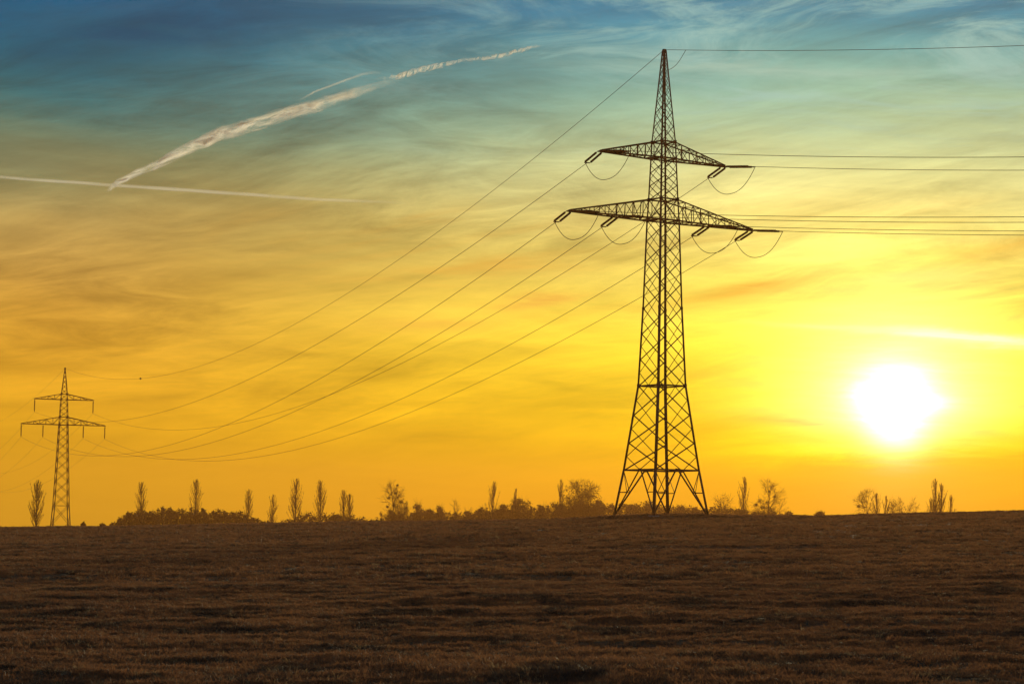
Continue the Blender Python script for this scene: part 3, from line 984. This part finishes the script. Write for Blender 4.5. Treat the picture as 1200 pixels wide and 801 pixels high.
def leafy(loc, h, w, label, group, seed=0, pointed=False, name='round_tree', n=1500, cat='tree'):
    """dense bushy tree: short trunk, limbs, lumpy crown with ragged edge"""
    global rnd
    rnd = random.Random(seed)
    root_ = thing(name, loc, label, cat, group)
    T = Segs()
    curve_limb(T, Vector((0, 0, -.5)), Vector((0, 0, 1)), h * .6, .02 * h + .05, .05, 5, .03, .5)
    for i in range(7):
        a = rnd.random() * 6.28
        curve_limb(T, Vector((0, 0, h * rnd.uniform(.15, .45))), Vector((math.cos(a), math.sin(a), .9)).normalized(), h * .4, .01 * h + .02, .08, 4, .08, .3)
    link_obj('trunk', T.mesh('trunk', 5), M['bark'], root_)
    parts_ = []; nl = 22
    for i in range(nl):
        f = rnd.random() ** .8
        zc_ = h * (.14 + .74 * f)
        wid = w * .5 * (math.sqrt(max(0.05, 1 - (max(0, f - .12) / .95) ** 2)) if not pointed else (1.15 - f))
        a = rnd.random() * 6.28; rad_ = wid * rnd.uniform(.2, .82)
        lr = rnd.uniform(.10, .19) * (w + h) * .5
        parts_.append(ball_leaves(n // nl, (math.cos(a) * rad_, math.sin(a) * rad_, min(zc_, h - lr * .6)), lr, lr, lr * .75, .27, .1))
    link_obj('crown', tri_mesh('crown', np.concatenate(parts_)), M['foliage'], root_)
    # twigs sticking out
    C = Segs()
    for i in range(120):
        a = rnd.random() * 6.28; f = rnd.random()
        wid = w * .5 * (math.sqrt(max(0.05, 1 - f * f)) if not pointed else (1.05 - f))
        p = Vector((math.cos(a) * wid * .7, math.sin(a) * wid * .7, h * (.2 + .66 * f)))
        curve_limb(C, p, Vector((math.cos(a) * .6, math.sin(a) * .6, 1)).normalized(), rnd.uniform(.1, .2) * h, .035, .1, 3, .15, .4)
    link_obj('twigs', C.mesh('twigs', 3), M['twigs'], root_)
    return root_


def stand(px, top, Y):
    """foot point of a tree seen in column px at distance Y, and its height for a top at picture row top"""
    p = pt(px, 600, Y)
    for _ in range(3):
        p = Vector((p.x, p.y, ground_z(p.x, p.y, False)))
        q = proj(p); p = pt(px + 0 * q[0], q[1], Y); p.z = ground_z(p.x, p.y, False)
    tz = pt(px, top, Y).z
    return p, tz - p.z, Y / FPX


# columnar poplars --------------------------------------------------------------------
GP = 'bare columnar poplars on the skyline'
for i, (px, top, w, Y, twin, lab) in enumerate([
    (41, 562, 25, 640, False, 'broad bare poplar beside the foot of the small distant pylon'),
    (165, 564, 15, 830, False, 'slim bare poplar rising from the left half of the low wood'),
    (227, 561, 15, 830, False, 'tall bare poplar rising from the middle of the low wood'),
    (289, 573, 12, 830, False, 'short bare poplar at the right end of the low wood'),
    (317, 579, 10, 830, False, 'smallest slim poplar standing alone right of the low wood'),
    (345, 560, 16, 830, False, 'tallest of the three bare poplars right of the low wood'),
    (375, 562, 15, 830, False, 'middle of the three bare poplars right of the low wood'),
    (405, 574, 14, 830, True, 'twin stemmed bare poplar, shortest of the three right of the low wood'),
    (576, 563, 11, 960, False, 'slim bare poplar poking above the hazy tree line left of the domed tree'),
    (604, 572, 6, 1000, False, 'very thin spire of a poplar above the wide domed bush'),
    (655, 561, 8, 960, False, 'thin bare poplar just left of the biggest round tree'),
    (871, 558, 10, 900, False, 'narrow bare poplar just left of the mistletoe tree beside the large pylon'),
    (1029, 577, 8, 900, False, 'small slim poplar against the right side of the mistletoe tree below the sun'),
    (1036, 580, 6, 900, False, 'thin low poplar on the right end of the bushy group below the sun'),
    (1091, 583, 9, 880, False, 'short bare poplar left of the tall spired poplar at right'),
    (1099, 560, 14, 880, True, 'tall spired bare poplar right of the sun'),
    (1114, 579, 8, 880, False, 'small lone poplar, rightmost tree on the skyline')]):
    p, h, k = stand(px, top, Y)
    poplar(p, h, w * k * 1.3, lab, GP, twin, 1.0 + .04 * w, 100 + i)

# bare trees with round crowns --------------------------------------------------------
GB = 'leafless trees with mistletoe on the skyline'
p, h, k = stand(461, 563, 830)
broad(p, h, 34 * k, 'leafless tree with dark mistletoe clumps standing alone left of the hazy tree line', GB, 201, .10, 250,
      [(-.35, .72, .9), (.1, .80, .8), (.45, .66, .8), (.0, .60, .7), (-.2, .50, .8), (.3, .42, .6), (-.45, .58, .6), (.2, .93, .5)], .5, 5)
p, h, k = stand(899, 561, 860)
broad(p, h, 52 * k, 'wide open leafless tree with mistletoe balls right of the large pylon', GB, 203, .16, 0,
      [(-.35, .68, 1.0), (-.25, .58, 1.1), (.02, .66, 1.0), (.08, .55, 1.2), (-.5, .62, .7), (.3, .74, .6), (.1, .82, .5)], .3, 5, 1.2)
p, h, k = stand(1016, 574, 880)
broad(p, h, 38 * k, 'leafless tree with two mistletoe balls on the skyline below the sun', GB, 205, .08, 0,
      [(-.55, .72, .9), (.02, .50, .9)], .5, 5, 1.15)
for i, (px, top, w, lab, ms) in enumerate([(1046, 583, 16, 'thin leafless tree, leftmost of the low trio below the sun', []),
        (1055, 584, 22, 'leafless tree with two mistletoe balls, middle of the low trio below the sun', [(-.25, .58, .9), (.4, .60, .9)]),
        (1071, 584, 18, 'thin leafless tree, rightmost of the low trio below the sun', [])]):
    p, h, k = stand(px, top, 880)
    broad(p, h, w * k, lab, GB, 230 + i, .08, 0, ms, .4, 5, 1.1)

GH = 'trees of the long hazy tree line behind the large pylon'
for i, (px, top, w, Y, kind, lab) in enumerate([
    (489, 588, 22, 960, 'p', 'dark pointed bushy tree at the left end of the long hazy tree line'),
    (503, 597, 14, 960, 'l', 'low rounded bush beside the dark pointed tree'),
    (515, 592, 14, 960, 'p', 'small pointed tree left of the open crowned umbrella tree'),
    (530, 586, 20, 960, 'b', 'small tree with an open arching crown in the left of the hazy line'),
    (548, 597, 18, 1000, 'l', 'low hazy bush right of the open arching tree'),
    (566, 593, 26, 1000, 'l', 'rounded bushy tree under the slim poplar left of the dome'),
    (588, 591, 22, 1000, 'l', 'small rounded tree between the slim poplar and the wide dome'),
    (609, 584, 34, 980, 'l', 'wide domed bushy tree under the thin spire'),
    (634, 591, 22, 1000, 'l', 'low rounded tree between the wide dome and the biggest round tree'),
    (679, 566, 52, 900, 'B', 'biggest round crowned tree on the skyline left of the large pylon'),
    (652, 588, 20, 980, 'l', 'small tree at the left foot of the biggest round tree'),
    (702, 586, 20, 980, 'l', 'bushy tree at the right foot of the biggest round tree'),
    (740, 590, 22, 1050, 'l', 'pale hazy bush seen through the left legs of the large pylon'),
    (759, 588, 16, 1050, 'l', 'pale hazy tree seen between the middle legs of the large pylon'),
    (797, 593, 26, 1050, 'l', 'pale hazy bush seen through the right legs of the large pylon'),
    (815, 595, 16, 1050, 'l', 'small pale bush beside the right foot of the large pylon'),
    (846, 575, 26, 1000, 'b2', 'pale round tree between the large pylon and the narrow poplar'),
    (865, 597, 22, 960, 'l', 'low bush below the narrow poplar right of the large pylon'),
    (924, 600, 14, 900, 'l', 'tiny bush right of the wide open mistletoe tree'),
    (961, 599.5, 13, 860, 'l', 'lone small rounded bush on the bare skyline left of the sun'),
    (97, 613.5, 3, 640, 'l', 'tiny bush just right of the small distant pylon'),
    (120, 613.8, 2.5, 640, 'l', 'tiniest bush on the skyline left of the low wood'),
    (355, 600, 22, 850, 'b', 'small leafless tree between the two tallest poplars right of the low wood'),
    (392, 604, 22, 850, 'l', 'low bush left of the twin stemmed poplar')]):
    p, h, k = stand(px, top, Y)
    if kind == 'l': leafy(p, h * 1.1, w * k * 1.1, lab, GH, 300 + i, n=4200, name='bushy_tree' if h > 4 else 'bush')
    elif kind == 'p': leafy(p, h * 1.1, w * k * 1.1, lab, GH, 300 + i, True, n=4200, name='bushy_tree')
    elif kind == 'B': broad(p, h * 1.06, w * k * 1.22, lab, GH, 312, .08, 7000, (), 1.4, 5, 1.15, 'oak_tree')
    elif kind == 'b2': broad(p, h, w * k, lab, GH, 321, .14, 1200, (), 1.0, 4, 1.0)
    else: broad(p, h, w * k, lab, GH, 330 + i, .12, 60, (), .8, 4, .9)


# woods that read as one mass -----------------------------------------------------------
def wood(name, outline, Y0, Y1, n, label, size=.34, step=4.0, seed=0, lift=0.0):
    r = np.random.default_rng(seed); xs = np.arange(outline[0][0], outline[-1][0], step / 2)
    ox, oy = [q[0] for q in outline], [q[1] for q in outline]
    parts_ = []; C = Segs()
    for x_ in xs:
        Y = r.uniform(Y0, Y1); top = np.interp(x_, ox, oy) + r.uniform(-5.0, 1.2) + lift
        p, h, k = stand(float(x_), float(top), float(Y))
        if h < .5: continue
        w = r.uniform(2.0, 3.6)
        lumps = max(3, int(h / 1.6))
        for q in range(lumps):
            f = (q + .5) / lumps
            rr_ = w * (1.05 - .45 * f) * .62; rz__ = h / lumps * .85
            c_ = (p.x + r.normal(0, .5), p.y + r.normal(0, .8), p.z + min(h * f, h - rz__ * .5))
            parts_.append(ball_leaves(n // lumps, c_, rr_, rr_, rz__, size, .3))
        for q in range(14):
            a = r.random() * 6.28; b0 = Vector((p.x + math.cos(a) * w * .4, p.y + math.sin(a) * w * .4, p.z + h * r.uniform(.5, .85)))
            b1 = b0 + Vector((math.cos(a) * .5, math.sin(a) * .5, r.uniform(.6, 1.9)))
            C.add(b0, b1, .06, .02)
    V_ = np.concatenate(parts_)
    a_ = tri_mesh(name, V_)
    o = link_obj(name, a_, M['foliage']); tag(o, label, 'wood', kind='stuff')
    tw = link_obj('twigs', C.mesh('twigs', 3), M['twigs'], o)
    tw['kind'] = 'stuff'
    return o


wood('low_wood', [(133, 615), (141, 608), (150, 603), (158, 602), (166, 600), (178, 598), (190, 597), (200, 598), (206, 601), (212, 599), (222, 600),
                  (232, 600), (240, 598), (246, 600), (254, 599), (262, 603), (272, 602), (284, 604), (292, 608), (306, 612), (318, 614)], 800, 850, 320,
     'low brown wood on the skyline under the left poplars', seed=3, lift=1.8)
wood('thicket', [(325, 614), (340, 611), (352, 606), (362, 604), (372, 607), (384, 606), (398, 607), (412, 608), (430, 611), (450, 611)], 840, 880, 150,
     'thin low scrub on the skyline between the bare poplars', seed=4)
wood('hedgerow', [(470, 611), (480, 605), (492, 602), (512, 604), (530, 606), (545, 605), (560, 602), (580, 600), (600, 597), (625, 597), (645, 597),
                  (660, 596), (690, 595), (705, 594), (725, 595), (745, 594), (765, 594), (785, 596), (805, 598), (825, 600), (845, 597), (862, 600),
                  (880, 603), (905, 604), (930, 605)], 980, 1060, 420,
     'long pale hazy hedgerow filling the skyline behind the large pylon', seed=5)
wood('thicket', [(992, 606), (1000, 601), (1010, 599), (1020, 600), (1036, 602), (1050, 600), (1062, 601), (1078, 603), (1090, 602), (1104, 603), (1116, 604)], 885, 920, 60,
     'sparse low scrub on the skyline under the trees below the sun', size=.2, seed=6)


# ------------------------------------------------------------------ contrails, 20 km away
def contrail_mat(name, amount, scale, puff, facing=1.6, soft=(.38, .62), tilt=22, along=3.5):
    m, t_, out = new_mat(name)
    tcn = t_.nodes.new('ShaderNodeTexCoord')
    at_ = t_.nodes.new('ShaderNodeAttribute'); at_.attribute_name = 'fade'
    lw = t_.nodes.new('ShaderNodeLayerWeight'); lw.inputs[0].default_value = 0.5
    fc = (1.0 - E(lw.outputs['Facing'])) ** facing
    mp_ = t_.nodes.new('ShaderNodeMapping'); mp_.vector_type = 'TEXTURE'; mp_.inputs['Scale'].default_value = (along / scale, 1 / scale, 1 / scale)
    mp_.inputs['Rotation'].default_value = (0, math.radians(-tilt), 0)
    t_.links.new(tcn.outputs['Object'], mp_.inputs[0])
    n1 = noise(mp_.outputs[0], 1.0, 7, 0.62, 0.7); 
    f = fc * (1.0 - puff + puff * smooth(n1, *soft)) * E(at_.outputs['Fac']) * amount
    tl = t_.nodes.new('ShaderNodeBsdfTranslucent'); tl.inputs[0].default_value = (.95, .95, .95, 1)
    df = t_.nodes.new('ShaderNodeBsdfDiffuse'); df.inputs[0].default_value = (.9, .9, .9, 1)
    m1 = t_.nodes.new('ShaderNodeMixShader'); m1.inputs[0].default_value = .25
    t_.links.new(tl.outputs[0], m1.inputs[1]); t_.links.new(df.outputs[0], m1.inputs[2])
    tp_ = t_.nodes.new('ShaderNodeBsdfTransparent')
    m2 = t_.nodes.new('ShaderNodeMixShader'); t_.links.new(E.op('MINIMUM', f, 1.0).s, m2.inputs[0])
    t_.links.new(tp_.outputs[0], m2.inputs[1]); t_.links.new(m1.outputs[0], m2.inputs[2]); t_.links.new(m2.outputs[0], out.inputs[0])
    return m


def contrail(path, Y, label, mat, rough=.2, sides=20, n=260, seed=0):
    """path = [(px, py, radius px, fade)]; a real tube of cloud lying along it"""
    r = np.random.default_rng(seed)
    u = np.linspace(0, len(path) - 1, n); idx = np.arange(len(path))
    P_ = [np.interp(u, idx, [q[k] for q in path]) for k in range(4)]
    ker = np.hanning(17); ker /= ker.sum()
    for k in range(4):
        e_ = np.pad(P_[k], 8, mode='reflect', reflect_type='odd'); P_[k] = np.convolve(e_, ker, 'valid')
    V_, fade = [], []
    kk = Y / FPX
    c0 = pt(float(P_[0][0]), float(P_[1][0]), Y)
    for i in range(n):
        j = (vnoise(np.array([i / 9.]), np.array([seed + .3]), 31)[0], vnoise(np.array([i / 5.]), np.array([seed + 9.3]), 33)[0])
        rad = max(.12, P_[2][i]) * kk
        c_ = pt(float(P_[0][i]), float(P_[1][i]), Y) + Vector((0, 0, j[0] * rad * rough * 1.6)) - c0
        i2 = min(n - 1, i + 1); i1 = max(0, i - 1)
        d = (pt(float(P_[0][i2]), float(P_[1][i2]), Y) - pt(float(P_[0][i1]), float(P_[1][i1]), Y)).normalized()
        a_ = d.cross(Vector((0, 1, 0))).normalized(); b_ = d.cross(a_)
        for q in range(sides):
            th = 2 * math.pi * q / sides
            rq = rad * (1 + rough * 1.6 * vnoise(np.array([i / 6.]), np.array([q * 8. / sides if q < sides / 2 else (sides - q) * 8. / sides]), 40 + seed)[0])
            V_.append(c_ + (a_ * math.cos(th) + b_ * math.sin(th)) * rq); fade.append(P_[3][i])
    F_ = [(i * sides + q, i * sides + (q + 1) % sides, (i + 1) * sides + (q + 1) % sides, (i + 1) * sides + q) for i in range(n - 1) for q in range(sides)]
    me_ = mesh_np('contrail', V_, F_)
    me_.polygons.foreach_set('use_smooth', np.ones(len(me_.polygons), dtype=bool))
    a_ = me_.attributes.new('fade', 'FLOAT', 'POINT'); a_.data.foreach_set('value', np.clip(np.array(fade, dtype=np.float32), 0, 1))
    o = link_obj('contrail', me_, mat); o.location = c0
    return tag(o, label, 'contrail', 'contrails in the upper left sky')


mA = contrail_mat('contrail_broad', 1.7, 1 / 70., .95, 2.4, (.34, .72), 17, 4.2)
mB = contrail_mat('contrail_thin', 0.42, 1 / 160., .5, 1.4, (.35, .65), -4, 4)
mC = contrail_mat('contrail_broken', 0.9, 1 / 45., .98, 1.6, (.42, .60), 65, 2.6)
contrail([(125, 224, 1.5, 0), (129, 221, 3.2, .5), (136, 215, 4.2, .9), (160, 203, 4.5, 1), (190, 190, 6, 1), (225, 171, 8, 1), (262, 156, 10, 1), (300, 144, 9.5, .95), (340, 133, 9, .85),
          (372, 123, 9, .75), (400, 114, 8, .45), (430, 104, 6, .22), (460, 95, 4, .08), (480, 90, 3, 0)], 20000, 'broad curving cream contrail sweeping up from the long thin one', mA, .16, seed=1)
contrail([(440, 92, 2.5, 0), (455, 91, 2.8, .2), (466, 90, 4, 1), (490, 83, 4, .9), (515, 77, 3.6, .8), (540, 71, 2.5, .4), (560, 69, 2.5, .35), (585, 66, 3, .8), (605, 60, 3, .7), (622, 56, 2.2, .4), (636, 53, 1.5, 0)],
         20000, 'short broken contrail piece up and right of the broad one', mC, .3, seed=2)
contrail([(-60, 200, 2.2, .8), (0, 207.5, 2.2, .9), (130, 217, 2.4, .95), (270, 226.5, 2.6, .85), (380, 234, 2.2, .6), (440, 236, 2, .3), (480, 238, 1.5, 0)],
         20000, 'long thin straight contrail running in from the left edge', mB, .12, seed=3)
contrail([(350, 118, 1.2, 0), (368, 108, 1.4, .8), (400, 96, 1.6, .8), (425, 87, 2, .5), (450, 84, 2.5, 0)],
         20000, 'short faint thin contrail just above the broad one', mB, .15, seed=4)

# ------------------------------------------------------------------ haze: one closed box of even air
hb = 2150.0
zlo, zhi = -7.0, 60.0
Vh = [(-hb, -hb, zlo), (hb, -hb, zlo), (hb, hb, zlo), (-hb, hb, zlo), (-hb, -hb, zhi), (hb, -hb, zhi), (hb, hb, zhi), (-hb, hb, zhi)]
hm = bpy.data.meshes.new('haze'); hm.from_pydata(Vh, [], [(0, 3, 2, 1), (4, 5, 6, 7), (0, 1, 5, 4), (1, 2, 6, 5), (2, 3, 7, 6), (3, 0, 4, 7)])
ho = link_obj('haze', hm)
tag(ho, 'thin golden evening haze over the field and trees', kind='stuff')
m = bpy.data.materials.new('haze'); m.use_nodes = True; m.node_tree.nodes.clear()
out = m.node_tree.nodes.new('ShaderNodeOutputMaterial'); pv = m.node_tree.nodes.new('ShaderNodeVolumePrincipled')
pv.inputs['Density'].default_value = 0.00018; pv.inputs['Anisotropy'].default_value = 0.5
pv.inputs['Color'].default_value = (0.97, 0.38, 0.09, 1)
m.node_tree.links.new(pv.outputs[0], out.inputs['Volume'])
hm.materials.append(m)
print('PYLON top', proj(PB + Vector((0, 0, H))), 'tips', [tuple(round(c) for c in proj(toW((a, 0, b)))) for a, b in att.values()])
print('FAR', proj(FB), proj(FB + Vector((0, 0, FH))), FH, {k: tuple(round(c) for c in proj(v)) for k, v in far_ends.items()}, 'defl', math.degrees(defl))
print('feet', [tuple(round(c, 1) for c in proj(toW(lat.corner(k, 0)))) for k in range(4)], 'z', PB.z, ground_z(PB.x, PB.y))
